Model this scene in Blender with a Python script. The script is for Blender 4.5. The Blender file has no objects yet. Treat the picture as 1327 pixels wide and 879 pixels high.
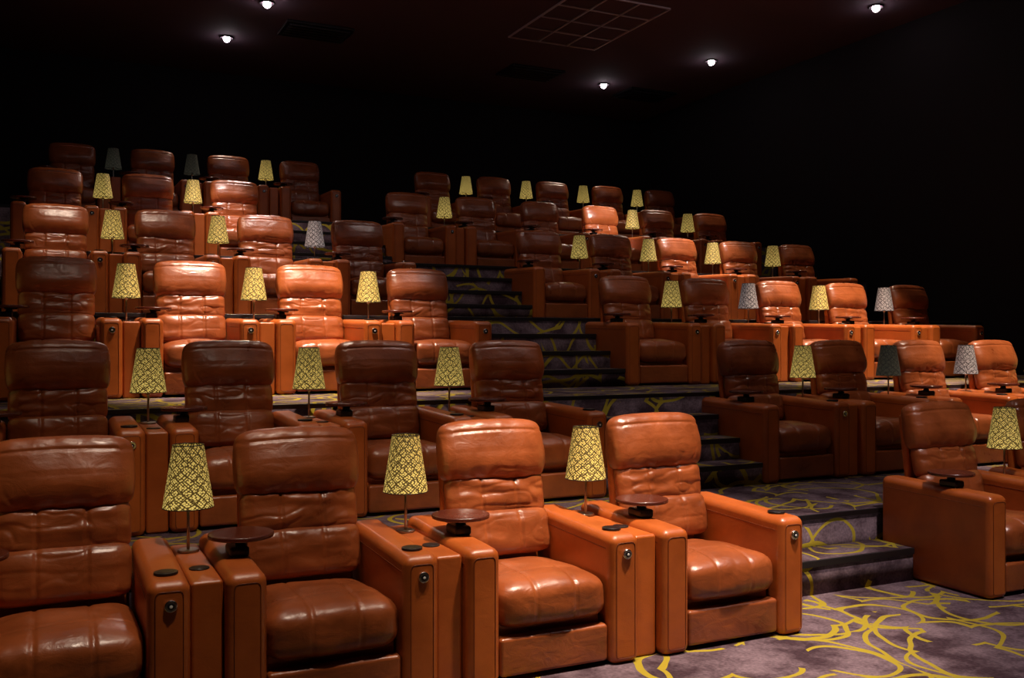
import bpy, bmesh, math, random
from mathutils import Vector, Matrix, noise
random.seed(4)
S=1.05; D=2.02
H=[0.0,0.425,1.115,1.805,2.495,3.185]
CEIL=6.2
scene=bpy.context.scene
col=scene.collection
scene.view_settings.view_transform='Standard'
scene.view_settings.look='None'

# ---------------------------------------------------------------- materials
def newmat(name):
    m=bpy.data.materials.new(name); m.use_nodes=True
    nt=m.node_tree; b=nt.nodes['Principled BSDF']
    return m,nt,b
def N(nt,t,**kw):
    n=nt.nodes.new(t)
    for k,v in kw.items(): setattr(n,k,v)
    return n
def simple(name,c,rough=.5,metal=0,emit=None,es=0):
    m,nt,b=newmat(name)
    b.inputs['Base Color'].default_value=(*c,1); b.inputs['Roughness'].default_value=rough
    b.inputs['Metallic'].default_value=metal
    if emit: 
        b.inputs['Emission Color'].default_value=(*emit,1); b.inputs['Emission Strength'].default_value=es
    nz=N(nt,'ShaderNodeTexNoise'); nz.inputs['Scale'].default_value=60
    bp=N(nt,'ShaderNodeBump'); bp.inputs['Strength'].default_value=.05
    nt.links.new(nz.outputs[0],bp.inputs['Height']); nt.links.new(bp.outputs[0],b.inputs['Normal'])
    return m
def leather(name,c1,c2,rough=.36,bs=.16):
    m,nt,b=newmat(name); L=nt.links.new
    tc=N(nt,'ShaderNodeTexCoord')
    oi=N(nt,'ShaderNodeObjectInfo')
    off=N(nt,'ShaderNodeVectorMath',operation='MULTIPLY_ADD'); 
    cv=N(nt,'ShaderNodeCombineXYZ'); L(oi.outputs['Random'],cv.inputs[0]); L(oi.outputs['Random'],cv.inputs[2])
    L(cv.outputs[0],off.inputs[0]); off.inputs[1].default_value=(37,0,53); L(tc.outputs['Object'],off.inputs[2])
    nz=N(nt,'ShaderNodeTexNoise'); nz.inputs['Scale'].default_value=4.5; nz.inputs['Detail'].default_value=6; nz.inputs['Roughness'].default_value=.6
    L(off.outputs[0],nz.inputs['Vector'])
    ad=N(nt,'ShaderNodeMath',operation='MULTIPLY_ADD'); L(oi.outputs['Random'],ad.inputs[0]); ad.inputs[1].default_value=.3; 
    L(nz.outputs[0],ad.inputs[2])
    cr=N(nt,'ShaderNodeValToRGB'); cr.color_ramp.elements[0].position=.40; cr.color_ramp.elements[1].position=.90
    cr.color_ramp.elements[0].color=(*c1,1); cr.color_ramp.elements[1].color=(*c2,1)
    L(ad.outputs[0],cr.inputs[0]); L(cr.outputs[0],b.inputs['Base Color'])
    v=N(nt,'ShaderNodeTexVoronoi'); v.inputs['Scale'].default_value=220; L(tc.outputs['Object'],v.inputs['Vector'])
    mp=N(nt,'ShaderNodeMapping'); mp.inputs['Scale'].default_value=(1,1,1.7); L(off.outputs[0],mp.inputs['Vector'])
    w=N(nt,'ShaderNodeTexNoise'); w.inputs['Scale'].default_value=10; w.inputs['Detail'].default_value=4; w.inputs['Distortion'].default_value=1.0
    L(mp.outputs[0],w.inputs['Vector'])
    b1=N(nt,'ShaderNodeBump'); b1.inputs['Strength'].default_value=.06; b1.inputs['Distance'].default_value=.003
    b2=N(nt,'ShaderNodeBump'); b2.inputs['Strength'].default_value=bs; b2.inputs['Distance'].default_value=.02
    L(v.outputs['Distance'],b1.inputs['Height']); L(w.outputs[0],b2.inputs['Height']); L(b1.outputs[0],b2.inputs['Normal'])
    L(b2.outputs[0],b.inputs['Normal'])
    rr=N(nt,'ShaderNodeMapRange'); L(nz.outputs[0],rr.inputs[0]); rr.inputs[1].default_value=.3; rr.inputs[2].default_value=.7; rr.inputs[3].default_value=rough-.05; rr.inputs[4].default_value=rough+.08
    L(rr.outputs[0],b.inputs['Roughness'])
    b.inputs['Specular IOR Level'].default_value=.7
    return m
M_back=leather('leather_cushion',(.18,.042,.012),(.40,.098,.024),.31,.19)
M_arm=leather('leather_arm',(.34,.070,.010),(.52,.118,.016),.37,.07)
M_pipe=simple('leather_piping',(.16,.03,.006),.5)
M_black=simple('black_plastic',(.012,.01,.012),.3)
M_chrome=simple('chrome',(.8,.8,.82),.18,1)
M_tray=leather('tray_wood',(.065,.014,.009),(.11,.024,.013),.22,.02)
M_steel=simple('brushed_steel',(.55,.5,.45),.3,1)
M_white=simple('badge_white',(.8,.8,.8),.4)

def carpet():
    m,nt,b=newmat('patterned_carpet'); L=nt.links.new
    g=N(nt,'ShaderNodeNewGeometry')
    sp=N(nt,'ShaderNodeSeparateXYZ'); L(g.outputs['Position'],sp.inputs[0])
    ay=N(nt,'ShaderNodeMath',operation='ADD'); L(sp.outputs['Y'],ay.inputs[0]); L(sp.outputs['Z'],ay.inputs[1])
    pos=N(nt,'ShaderNodeCombineXYZ'); L(sp.outputs['X'],pos.inputs[0]); L(ay.outputs[0],pos.inputs[1]); P=pos.outputs[0]
    nz=N(nt,'ShaderNodeTexNoise'); nz.inputs['Scale'].default_value=3.0; nz.inputs['Detail'].default_value=5; nz.inputs['Roughness'].default_value=.65
    L(P,nz.inputs['Vector'])
    cr=N(nt,'ShaderNodeValToRGB'); e=cr.color_ramp.elements
    e[0].position=.40; e[0].color=(.075,.042,.055,1); e[1].position=.60; e[1].color=(.26,.180,.215,1)
    L(nz.outputs[0],cr.inputs[0])
    fine=N(nt,'ShaderNodeTexNoise'); fine.inputs['Scale'].default_value=55; fine.inputs['Detail'].default_value=4
    L(P,fine.inputs['Vector'])
    mxf=N(nt,'ShaderNodeMix',data_type='RGBA',blend_type='MULTIPLY'); mxf.inputs['Factor'].default_value=.8
    L(cr.outputs[0],mxf.inputs[6]); L(fine.outputs[0],mxf.inputs[7])
    masks=[]
    for k,(sc,off,r,wd) in enumerate([(1.5,(0,0,0),.50,.022),(1.25,(3.3,7.1,0),.44,.018),(1.9,(9.7,2.3,0),.42,.028),(1.05,(5.1,11.3,0),.56,.016)]):
        mp=N(nt,'ShaderNodeMapping'); mp.inputs['Location'].default_value=off
        L(P,mp.inputs['Vector'])
        dn=N(nt,'ShaderNodeTexNoise'); dn.inputs['Scale'].default_value=1.3; L(mp.outputs[0],dn.inputs['Vector'])
        ma=N(nt,'ShaderNodeVectorMath',operation='MULTIPLY_ADD'); L(dn.outputs['Color'],ma.inputs[0]); ma.inputs[1].default_value=(.4,.4,0); L(mp.outputs[0],ma.inputs[2])
        v=N(nt,'ShaderNodeTexVoronoi',voronoi_dimensions='2D'); v.inputs['Scale'].default_value=sc; L(ma.outputs[0],v.inputs['Vector'])
        s=N(nt,'ShaderNodeMath',operation='SUBTRACT'); L(v.outputs['Distance'],s.inputs[0]); s.inputs[1].default_value=r
        a=N(nt,'ShaderNodeMath',operation='ABSOLUTE'); L(s.outputs[0],a.inputs[0])
        lt=N(nt,'ShaderNodeMath',operation='LESS_THAN'); L(a.outputs[0],lt.inputs[0]); lt.inputs[1].default_value=wd
        bn=N(nt,'ShaderNodeTexNoise'); bn.inputs['Scale'].default_value=1.7; bn.inputs['Detail'].default_value=1; L(ma.outputs[0],bn.inputs['Vector'])
        gt=N(nt,'ShaderNodeMath',operation='GREATER_THAN'); L(bn.outputs[0],gt.inputs[0]); gt.inputs[1].default_value=.42
        mm=N(nt,'ShaderNodeMath',operation='MULTIPLY'); L(lt.outputs[0],mm.inputs[0]); L(gt.outputs[0],mm.inputs[1])
        masks.append(mm.outputs[0])
    cur=masks[0]
    for mk in masks[1:]:
        mm=N(nt,'ShaderNodeMath',operation='MAXIMUM'); L(cur,mm.inputs[0]); L(mk,mm.inputs[1]); cur=mm.outputs[0]
    mx=N(nt,'ShaderNodeMix',data_type='RGBA'); L(cur,mx.inputs['Factor']); L(mxf.outputs[2],mx.inputs[6]); mx.inputs[7].default_value=(.31,.235,.022,1)
    L(mx.outputs[2],b.inputs['Base Color']); b.inputs['Roughness'].default_value=.95
    b.inputs['Specular IOR Level'].default_value=.1
    bp=N(nt,'ShaderNodeBump'); bp.inputs['Strength'].default_value=.5; bp.inputs['Distance'].default_value=.004
    L(fine.outputs[0],bp.inputs['Height']); L(bp.outputs[0],b.inputs['Normal'])
    return m
M_carpet=carpet()
M_nose=simple('nosing',(.015,.012,.014),.4)
M_wall=simple('wall_fabric',(.005,.003,.005),.95)
M_ceil=simple('ceiling_paint',(.080,.040,.062),.9)
M_grid=simple('ceiling_tbar',(.45,.36,.42),.5)

def shade(name,bright,dark,es):
    m,nt,b=newmat(name); L=nt.links.new
    uv=N(nt,'ShaderNodeTexCoord')
    mp=N(nt,'ShaderNodeMapping'); mp.inputs['Scale'].default_value=(12,6.5,1); L(uv.outputs['UV'],mp.inputs['Vector'])
    v=N(nt,'ShaderNodeTexVoronoi',voronoi_dimensions='2D',feature='DISTANCE_TO_EDGE'); v.inputs['Scale'].default_value=1.25; v.inputs['Randomness'].default_value=.35
    v2=N(nt,'ShaderNodeTexVoronoi',voronoi_dimensions='2D'); v2.inputs['Scale'].default_value=4.4; v2.inputs['Randomness'].default_value=.55
    rot=N(nt,'ShaderNodeMapping'); rot.inputs['Rotation'].default_value=(0,0,.78); L(mp.outputs[0],rot.inputs['Vector'])
    L(rot.outputs[0],v.inputs['Vector']); L(rot.outputs[0],v2.inputs['Vector'])
    r1=N(nt,'ShaderNodeMapRange'); L(v.outputs['Distance'],r1.inputs[0]); r1.inputs[1].default_value=.05; r1.inputs[2].default_value=.10
    r2=N(nt,'ShaderNodeMapRange'); L(v2.outputs['Distance'],r2.inputs[0]); r2.inputs[1].default_value=.46; r2.inputs[2].default_value=.36
    mu=N(nt,'ShaderNodeMath',operation='MULTIPLY'); L(r1.outputs[0],mu.inputs[0]); L(r2.outputs[0],mu.inputs[1])
    mx=N(nt,'ShaderNodeMix',data_type='RGBA'); L(mu.outputs[0],mx.inputs['Factor']); mx.inputs[6].default_value=(*dark,1); mx.inputs[7].default_value=(*bright,1)
    sx=N(nt,'ShaderNodeSeparateXYZ'); L(uv.outputs['UV'],sx.inputs[0])
    s=N(nt,'ShaderNodeMath',operation='MULTIPLY_ADD'); L(sx.outputs['Y'],s.inputs[0]); s.inputs[1].default_value=-.55*es; s.inputs[2].default_value=es
    L(mx.outputs[2],b.inputs['Base Color']); L(mx.outputs[2],b.inputs['Emission Color']); L(s.outputs[0],b.inputs['Emission Strength'])
    b.inputs['Roughness'].default_value=.7
    return m
M_sy=shade('lampshade_gold',(.78,.58,.15),(.07,.042,.008),.74)
M_sg=shade('lampshade_silver',(.50,.44,.42),(.04,.03,.03),.42)
M_sd=shade('lampshade_dark',(.10,.10,.07),(.015,.015,.012),.25)

# ---------------------------------------------------------------- mesh builder
class MB:
    def __init__(s): s.v=[];s.f=[];s.m=[];s.sm=[]
    def add(s,vs,fs,mat,smooth=True,xf=None,deform=None):
        o=len(s.v)
        for p in vs:
            p=Vector(p)
            if deform: p=Vector(deform(p))
            if xf is not None: p=xf@p
            s.v.append(p)
        for f in fs: s.f.append([i+o for i in f]); s.m.append(mat); s.sm.append(smooth)
    def bm(s,bm,mat,smooth=True,xf=None,deform=None):
        bm.verts.ensure_lookup_table(); bm.verts.index_update()
        s.add([v.co.copy() for v in bm.verts],[[v.index for v in f.verts] for f in bm.faces],mat,smooth,xf,deform); bm.free()
    def rbox(s,c,d,r,mat,seg=3,xf=None,deform=None,smooth=True):
        bm=bmesh.new(); bmesh.ops.create_cube(bm,size=1)
        for v in bm.verts: v.co=Vector((v.co.x*d[0]+c[0],v.co.y*d[1]+c[1],v.co.z*d[2]+c[2]))
        if r>0: bmesh.ops.bevel(bm,geom=bm.edges[:],offset=r,segments=seg,profile=.5,affect='EDGES')
        s.bm(bm,mat,smooth if r>0 else False,xf,deform)
    def cyl(s,c,r1,r2,h,mat,seg=24,xf=None,smooth=True,bev=0):
        bm=bmesh.new(); bmesh.ops.create_cone(bm,cap_ends=True,segments=seg,radius1=r1,radius2=r2,depth=h)
        if bev:
            es=[e for e in bm.edges if abs(e.verts[0].co.z-e.verts[1].co.z)<1e-6]
            bmesh.ops.bevel(bm,geom=es,offset=bev,segments=2,profile=.5,affect='EDGES')
        for v in bm.verts: v.co+=Vector(c)
        s.bm(bm,mat,smooth,xf)
    def puff(s,d,n,res,mat,xf=None,deform=None,ax3=1):
        na_,nb_=n; idx={};vs=[];fs=[]
        def gv(p):
            k=tuple(round(a,4) for a in p)
            if k not in idx: idx[k]=len(vs); vs.append(p)
            return idx[k]
        for ax in range(3):
            for sg in (-1,1):
                a,b=(ax+1)%3,(ax+2)%3
                na,nb=res[a],res[b]
                for i in range(na):
                    for j in range(nb):
                        q=[]
                        for di,dj in ((0,0),(1,0),(1,1),(0,1)):
                            p=[0,0,0]; p[ax]=sg; p[a]=-1+2*(i+di)/na; p[b]=-1+2*(j+dj)/nb
                            q.append(gv(tuple(p)))
                        fs.append(q if sg>0 else q[::-1])
        out=[]; o=[k for k in range(3) if k!=ax3]
        for p in vs:
            e=(abs(p[o[0]])**na_+abs(p[o[1]])**na_)**(1/na_)
            L=(e**nb_+abs(p[ax3])**nb_)**(1/nb_)
            out.append((p[0]/L*d[0]/2,p[1]/L*d[1]/2,p[2]/L*d[2]/2))
        s.add(out,fs,mat,True,xf,deform)
    def tube(s,pts,r,mat,closed=True,seg=6):
        vs=[];fs=[];n=len(pts)
        for i,p in enumerate(pts):
            p=Vector(p); a=Vector(pts[(i-1)%n] if closed or i>0 else pts[0]); b=Vector(pts[(i+1)%n] if closed or i<n-1 else pts[-1])
            t=(b-a).normalized(); u=t.cross(Vector((0,1,0)) if abs(t.y)<.9 else Vector((1,0,0))).normalized(); w=t.cross(u)
            for k in range(seg):
                an=2*math.pi*k/seg; vs.append(p+u*r*math.cos(an)+w*r*math.sin(an))
        for i in range(n if closed else n-1):
            for k in range(seg):
                a=i*seg+k;b=i*seg+(k+1)%seg;c=((i+1)%n)*seg+(k+1)%seg;d=((i+1)%n)*seg+k
                fs.append((a,b,c,d))
        s.add(vs,fs,mat)
    def mesh(s,name,mats,recalc=True):
        me=bpy.data.meshes.new(name); me.from_pydata([tuple(v) for v in s.v],[],s.f)
        for m in mats: me.materials.append(m)
        me.polygons.foreach_set('material_index',s.m)
        me.polygons.foreach_set('use_smooth',s.sm)
        me.update()
        if recalc:
            bm=bmesh.new(); bm.from_mesh(me); bmesh.ops.recalc_face_normals(bm,faces=bm.faces[:]); bm.to_mesh(me); bm.free()
        nn=[Vector((0,0,0)) for _ in me.vertices]
        for p in me.polygons:
            w=p.normal*p.area
            for v in p.vertices: nn[v]+=w
        me.normals_split_custom_set_from_vertices([tuple(v.normalized()) if v.length>0 else (0,0,1) for v in nn])
        return me
def obj(name,me,loc=(0,0,0),rot=(0,0,0)):
    o=bpy.data.objects.new(name,me); o.location=loc; o.rotation_euler=rot; col.objects.link(o); return o

# ---------------------------------------------------------------- recliner
MATS=[M_back,M_arm,M_pipe,M_black,M_chrome,M_tray,M_white]
IN=.585; AW=.165
def g(x,c,w): return math.exp(-((x-c)/w)**2)
def crease(x,z,so,sx,sz,w=.13):
    n=noise.noise(Vector((x*sx+.6*noise.noise(Vector((x*9,z*9,1))+so),z*sz,3))+so)
    return max(0,1-abs(n)/w)
def build_recliner(seed):
    b=MB(); so=Vector((seed*13.1,seed*7.7,seed*3.3))
    def T(c,tilt): return Matrix.Translation(c)@Matrix.Rotation(math.radians(tilt),4,'X')
    def dh(p):
        x,y,z=p; q=p.copy(); zt=(z+.165)/.33
        if y<0:
            gath=math.sin(x*58+seed+2.5*noise.noise(Vector((x*6,0,seed))))
            q.y+=gath*.0042*(g(zt,.02,.16)+.7*g(zt,1.0,.12))
            q.y+=noise.noise(Vector((x*5,z*7,0))+so)*.008
            q.y-=.040*g(zt,.36,.34)*(1-.35*(x/.3)**2)
            q.y+=.0030*crease(x,z,so,3.0,9.0,.16)*(.2+g(zt,.1,.25))
            q.y+=.006*g(zt,.80,.022)
        if z>0: q.z+=.012*(1-(x/.3)**2)
        q.x*=1+.035*g(zt,.5,.4)
        return q
    b.puff((.590,.17,.325),(6.5,3.2),(56,8,44),0,T((0,.120,.972),-9),dh)
    def dm(p):
        x,y,z=p; q=p.copy()
        if y<0:
            q.y+=noise.noise(Vector((x*6,z*20,0))+so)*.012
            q.y+=.0050*crease(x,z,so,4,15,.18)
            q.y+=.008*(g(x,.10,.008)+g(x,-.10,.008))
        return q
    b.puff((.572,.15,.225),(7,3.0),(64,6,34),0,T((0,.064,.745),-13),dm)
    def dl(p):
        x,y,z=p; q=p.copy()
        if y<0:
            q.y+=noise.noise(Vector((x*6,z*14,9))+so)*.009
            q.y+=.0032*crease(x,z,so+Vector((4,4,4)),4,13,.2)
            q.y+=.008*(g(x,.10,.008)+g(x,-.10,.008))
        return q
    b.puff((.572,.16,.245),(7,3.0),(64,6,34),0,T((0,.008,.555),-13),dl)
    b.rbox((0,0,0),(.56,.06,.93),.025,1,xf=T((0,.135,.60),-7))
    def ds(p):
        x,y,z=p; q=p.copy()
        if z>0:
            q.z+=.020*math.cos(x/.29*1.5)*math.cos(y/.33*1.4)+noise.noise(Vector((x*6,y*6,2))+so)*.010
            q.z-=.007*(g(x,.105,.008)+g(x,-.105,.008))+.007*g(y,-.14,.008)
        if y<-.2:
            q.y-=.014*math.cos(x/.29*1.5)
            q.y+=.006*(g(x,.105,.008)+g(x,-.105,.008))+noise.noise(Vector((x*6,z*9,5))+so)*.009
            q.y+=.002*crease(x,z,so,8,8,.16)
        return q
    b.puff((.583,.64,.240),(9,3.8),(60,56,18),0,Matrix.Translation((0,-.315,.322))@Matrix.Rotation(math.radians(-3.0),4,'X'),ds,ax3=2)
    b.rbox((0,-.595,.112),(.575,.07,.18),.018,0)
    b.rbox((0,-.22,.16),(.56,.66,.20),.01,1)
    for sx in (-1,1):
        cx=sx*(IN/2+AW/2)
        def da(p):
            q=p.copy(); t=min(1,max(0,(.2-p.y)/.85))
            if p.z>.3: q.z-=.022*t**1.5; q.z+=.006*math.cos((p.x-cx)/AW*math.pi)
            return q
        b.rbox((cx,-.225,.3225),(AW,.85,.645),.040,1,seg=5,deform=da)
        hw=AW/2-.030; z0=.03; z1=.590; pts=[]
        for (qx,qz,a0) in ((hw-.02,z1-.02,0),(-hw+.02,z1-.02,90),(-hw+.02,z0+.02,180),(hw-.02,z0+.02,270)):
            for k in range(4):
                a=math.radians(a0+30*k); pts.append((cx+qx+.02*math.cos(a),-.6500,qz+.02*math.sin(a)))
        b.tube(pts,.0016,2)
        for ex in (-1,1):
            b.tube([(cx+ex*(AW/2),-.60,.560),(cx+ex*(AW/2),.16,.580)],.0018,2,closed=False)
    cx=IN/2+AW/2
    b.cyl((cx,-.515,.637),.047,.047,.010,3,seg=32,bev=.002)
    b.cyl((cx,-.515,.6415),.036,.034,.004,3,seg=32)
    R=Matrix.Translation((cx+.005,-.655,.535))@Matrix.Rotation(math.radians(90),4,'X')
    b.cyl((0,0,0),.026,.024,.012,4,seg=28,xf=R,bev=.003)
    b.cyl((0,0,.006),.014,.013,.005,3,seg=20,xf=R)
    b.cyl((0,0,.009),.006,.006,.004,6,seg=12,xf=R)
    tx=-.335; ty=-.27
    b.rbox((tx-.02,ty-.02,.655),(.085,.13,.045),.012,3)
    b.cyl((tx,ty,.685),.028,.022,.035,3,seg=20)
    b.rbox((tx+.01,ty,.700),(.09,.05,.010),.003,3,seg=2)
    b.cyl((tx,ty,.716),.142,.142,.020,5,seg=56,bev=.006)
    return b.mesh('recliner_mesh_%d'%seed,MATS)
rec=[build_recliner(s) for s in (1,2,3,4)]

def build_console(w):
    b=MB()
    b.rbox((0,-.205,.302),(w,.78,.604),.016,1)
    b.cyl((0,-.36,.606),.042,.042,.008,3,seg=28,bev=.002)
    b.cyl((0,-.36,.609),.033,.032,.004,3,seg=28)
    return b.mesh('console_mesh',MATS)
con=build_console(.128)

def build_lamp(msh):
    b=MB()
    b.cyl((0,0,.006),.048,.046,.012,0,seg=28,bev=.003)
    b.cyl((0,0,.10),.007,.007,.19,0,seg=12)
    b.cyl((0,0,.205),.012,.012,.03,0,seg=12)
    b.cyl((0,0,.33),.004,.004,.26,0,seg=8)
    b.cyl((0,0,.27),.016,.022,.09,2,seg=16)
    zt=.49
    for k in range(3):
        a=k*2.094; b.tube([(0,0,.455),(.066*math.cos(a),.066*math.sin(a),.475)],.0015,0,closed=False)
    me=b.mesh('lamp_body',[M_steel,msh,M_white])
    sh=MB(); seg=40; zs=[.205+ (zt-.205)*k/6 for k in range(7)]; rs=[.113+(.069-.113)*k/6 for k in range(7)]
    vs=[];fs=[]
    for z,r in zip(zs,rs):
        for k in range(seg+1):
            a=2*math.pi*k/seg; vs.append((r*math.cos(a),r*math.sin(a),z))
    for i in range(6):
        for k in range(seg): fs.append((i*(seg+1)+k,i*(seg+1)+k+1,(i+1)*(seg+1)+k+1,(i+1)*(seg+1)+k))
    sh.add(vs,fs,0)
    ms=sh.mesh('lamp_shade',[msh],recalc=False)
    uvl=ms.uv_layers.new(name='UVMap')
    for p in ms.polygons:
        for li in p.loop_indices:
            i=ms.loops[li].vertex_index; uvl.data[li].uv=((i%(seg+1))/seg,(i//(seg+1))/6)
    rm=MB()
    for z,r in ((zs[0],rs[0]),(zs[-1],rs[-1])):
        rm.tube([(r*math.cos(2*math.pi*k/seg),r*math.sin(2*math.pi*k/seg),z) for k in range(seg)],.0022,0)
    mr=rm.mesh('lamp_rim',[M_black])
    return me,ms,mr
lampm={'y':build_lamp(M_sy),'s':build_lamp(M_sg),'d':build_lamp(M_sd)}
def put_lamp(x,y,z,kind):
    e=bpy.data.objects.new('table_lamp',None); e.location=(x,y,z); e.empty_display_size=.1; col.objects.link(e)
    for nm,m in zip(('stem','lampshade','shade_rim'),lampm[kind]):
        o=bpy.data.objects.new(nm,m); o.parent=e; col.objects.link(o)
        if nm=='lampshade': o.rotation_euler=(0,0,random.random()*6)

# ---------------------------------------------------------------- seating plan (units: seat pitch)
RIGHT=[4.75,5.75,6.75,7.75,8.75]
rows=[
 dict(s=[-1.5,-.5,.5,1.5,2.5]+RIGHT, l={-1:'y',0:'y',1:'y',2:'y',5.25:'y',6.25:'y',7.25:'s',8.25:'y'}),
 dict(s=[-1.5,-.5,.5,1.5,2.5]+RIGHT, l={-1:'y',0:'y',1:'y',2:'y',5.25:'y',6.25:'d',7.25:'s',8.25:'y'}),
 dict(s=[-1.5,-.5,.5,1.5,2.5]+RIGHT, l={-1:'y',0:'y',1:'y',2:'y',5.25:'y',6.25:'s',7.25:'y',8.25:'s'}),
 dict(s=[-.5,.5,1.5,2.5]+RIGHT, l={0:'y',1:'y',2:'s',5.25:'y',6.25:'y',7.25:'y',8.25:'y'}),
 dict(s=[-.5,.5,1.5,3.75]+RIGHT, l={0:'y',1:'y',4.25:'y',5.25:None,6.25:None,7.25:'y',8.25:'y'}),
 dict(s=[-.29,.72,1.74,2.76,4.85,5.91,6.98,8.05,9.12], l={.215:'d',1.23:'d',2.25:'y',5.38:'y',6.445:'y',7.515:'y',8.585:'y'}),
]
n=0
for r,R in enumerate(rows):
    for j in R['s']:
        obj('recliner_chair',rec[(n*7+r*3)%4],(j*S,D*r,H[r])); n+=1
    for j,k in R['l'].items():
        obj('side_console',con,(j*S,D*r,H[r]))
        if k: put_lamp(j*S,D*r,H[r]+.605,k)

# ---------------------------------------------------------------- room
XL,XR,YF,YB=-2.75,10.7,-8.0,12.6
def box(name,x0,x1,y0,y1,z0,z1,mat):
    b=MB(); b.rbox(((x0+x1)/2,(y0+y1)/2,(z0+z1)/2),(x1-x0,y1-y0,z1-z0),0,0)
    return obj(name,b.mesh(name,[mat]))
box('floor',XL,XR,YF,YB,-.2,0,M_carpet)
edge=.235
for r in range(1,6):
    y0=D*(r-1)+edge; y1=(D*r+edge) if r<5 else YB
    b=MB(); b.rbox(((XL+XR)/2,(y0+y1)/2,H[r]/2),(XR-XL,y1-y0,H[r]),0,0)
    b.rbox(((XL+XR)/2,y0-.004,H[r]-.018),(XR-XL-.01,.022,.034),.003,1,seg=2)
    obj('floor_tier',b.mesh('floor_tier',[M_carpet,M_nose]))
def stairs(r,x0,x1,nst,tread):
    rise=(H[r+1]-H[r])/nst; b=MB(); ye=D*r+edge-.018
    for k in range(1,nst):
        yf=ye-tread*(nst-k); yb=ye-tread*(nst-k-1)
        b.rbox(((x0+x1)/2,(yf+yb)/2,H[r]+rise*k/2),(x1-x0,yb-yf,rise*k),0,0)
        b.rbox(((x0+x1)/2,yf-.001,H[r]+rise*k-.019),(x1-x0,.022,.040),.003,1,seg=2)
    obj('aisle_stairs',b.mesh('aisle_stairs',[M_carpet,M_nose]))
ax0=2.5*S+.465; ax1=4.75*S-.465
stairs(0,ax0,ax1,2,.30)
for r in (1,2,3): stairs(r,ax0,ax1,4,.28)
stairs(4,1.5*S+.465,3.75*S-.465,4,.28)
box('ceiling',XL,XR,YF,YB,CEIL,CEIL+.2,M_ceil)
box('wall_left',XL-.2,XL,YF,YB,0,CEIL,M_wall)
box('wall_right',XR,XR+.2,YF,YB,0,CEIL,M_wall)
box('wall_back',XL,XR,YB,YB+.2,0,CEIL,M_wall)
box('wall_front',XL,XR,YF-.2,YF,0,CEIL,M_wall)
b=MB()
gx0,gx1,gy0,gy1=5.72,7.22,6.5,8.6
for k in range(4): b.rbox((gx0+.5*k,(gy0+gy1)/2,CEIL-.012),(.022,gy1-gy0,.024),0,0)
for k in range(5): b.rbox(((gx0+gx1)/2,gy0+.525*k,CEIL-.011),(gx1-gx0,.020,.02),0,0)
obj('ceiling_grid',b.mesh('ceiling_grid',[M_grid]))
def vent(x,y):
    b=MB()
    b.rbox((x,y,CEIL-.02),(1.0,.7,.04),.008,0,seg=2)
    for k in range(6): b.rbox((x,y-.27+.11*k,CEIL-.05),(.9,.02,.03),0,0)
    obj('ceiling_vent',b.mesh('ceiling_vent',[M_black]))
vent(6.9,10.2); vent(3.0,9.6); vent(9.5,10.6)
M_bulb=simple('downlight_lens',(1,1,1),.3,0,(1,.86,.90),45)
def downlight(x,y,power,size=75,color=(1,.80,.62),blend=.8,tgt=None,soft=.12):
    b=MB()
    pts=[(.095*math.cos(a*math.pi/16),.095*math.sin(a*math.pi/16),-.006) for a in range(32)]
    b.tube(pts,.012,0)
    bm=bmesh.new(); bmesh.ops.create_uvsphere(bm,u_segments=20,v_segments=12,radius=.052)
    b.bm(bm,1,xf=Matrix.Translation((0,0,-.022)))
    o=obj('ceiling_downlight',b.mesh('downlight',[M_black,M_bulb]),(x,y,CEIL-.005))
    ld=bpy.data.lights.new('beam','SPOT'); ld.energy=power; ld.spot_size=math.radians(size); ld.spot_blend=blend; ld.color=color; ld.shadow_soft_size=soft
    lo=bpy.data.objects.new('beam',ld); lo.parent=o; lo.location=(0,0,-.22)
    if tgt is None: tgt=(x,y,0)
    v=Vector(tgt)-Vector((x,y,CEIL)); lo.rotation_euler=v.to_track_quat('-Z','Y').to_euler(); col.objects.link(lo)
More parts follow.
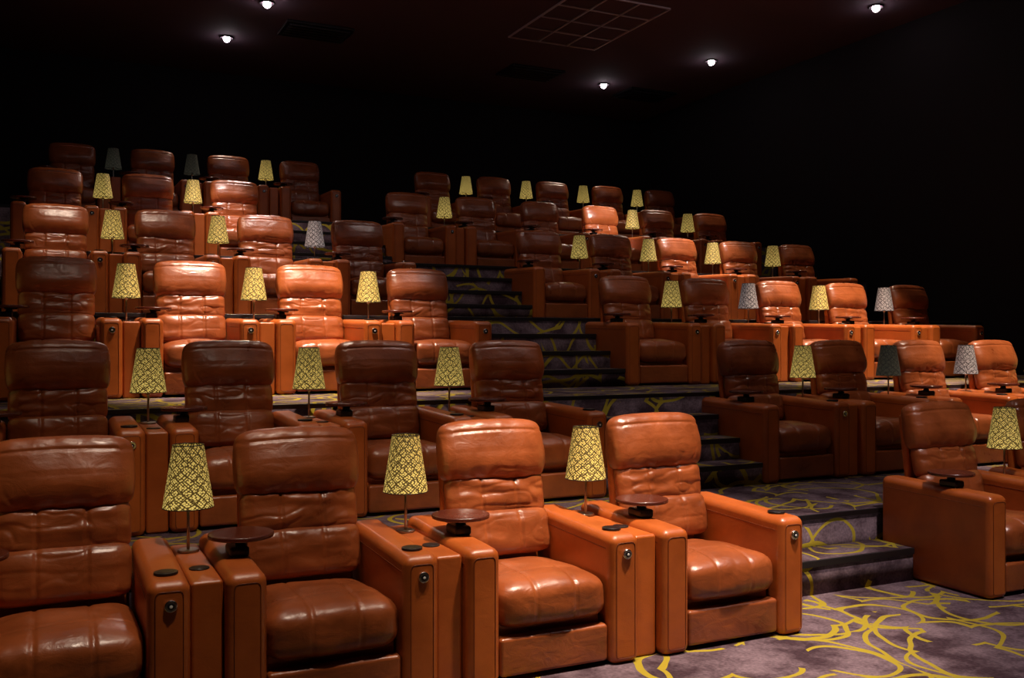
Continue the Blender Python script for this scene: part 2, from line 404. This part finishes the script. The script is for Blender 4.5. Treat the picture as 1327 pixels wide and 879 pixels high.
# fittings seen in the photo
downlight(1.85,10.5,80,70,tgt=(1.5,10,3))
downlight(2.1,8.7,230,90,color=(1,.82,.72),tgt=(1.3,7.4,3.2))
downlight(8.45,10.33,75,85,tgt=(7.2,9.4,3))
downlight(9.3,8.3,110,80,tgt=(8.0,8,3))
downlight(9.75,5.2,230,64,tgt=(8.4,4.4,1.5))
# fittings nearer the screen; the dim wide fill spots among them are added
downlight(2.6,-1.6,2500,37,tgt=(2.4,-.25,.6))
downlight(0.6,-1.8,520,50,tgt=(.7,-.1,.6))
downlight(1.3,2.7,2400,45,tgt=(1.3,3.75,1.5))
downlight(1.1,6.9,900,26,color=(1,.86,.80),tgt=(1.35,7.85,3.0))
downlight(1.7,5.0,600,30,color=(1,.84,.76),tgt=(1.5,5.9,2.3))
downlight(7.3,5.0,1300,32,color=(1,.86,.80),tgt=(7.3,6.0,2.7))
downlight(6.6,4.7,1300,19,color=(1,.86,.82),tgt=(7.1,8.0,3.55))
downlight(7.7,2.3,2300,42,tgt=(7.6,3.6,1.6))
downlight(8.0,.2,1700,38,tgt=(8.0,1.7,1.1))
downlight(4.4,-2.6,900,54,color=(1,.84,.80),tgt=(4.3,-1.6,0))
downlight(3.9,2.0,95,90,color=(1,.84,.78),tgt=(3.8,3.0,1))  # added fill spot for the aisle, not a known fitting
downlight(4.0,4.6,45,95,color=(1,.84,.78),tgt=(4.4,7.0,2.4))  # second added fill spot, lifts the upper aisle
downlight(5.6,-.2,80,90,color=(1,.84,.78),tgt=(5.6,1.2,0))  # added wide fill over the right block's front rows
downlight(-.2,4.7,300,60,tgt=(.4,6.0,2.4))
downlight(0,.6,85,90,tgt=(0,1.6,.5))  # added wide fill over the left block's front rows
W=bpy.data.worlds.new('dark_hall'); W.use_nodes=True
W.node_tree.nodes['Background'].inputs[0].default_value=(.01,.007,.009,1); scene.world=W

cd=bpy.data.cameras.new('camera'); cam=bpy.data.objects.new('camera',cd); col.objects.link(cam)
cam.location=(-.566,-4.61,1.58); cam.rotation_euler=(math.radians(90),0,math.radians(-25.65))
cd.sensor_width=36; cd.lens=1243/1327*36; cd.clip_start=.05
scene.camera=cam
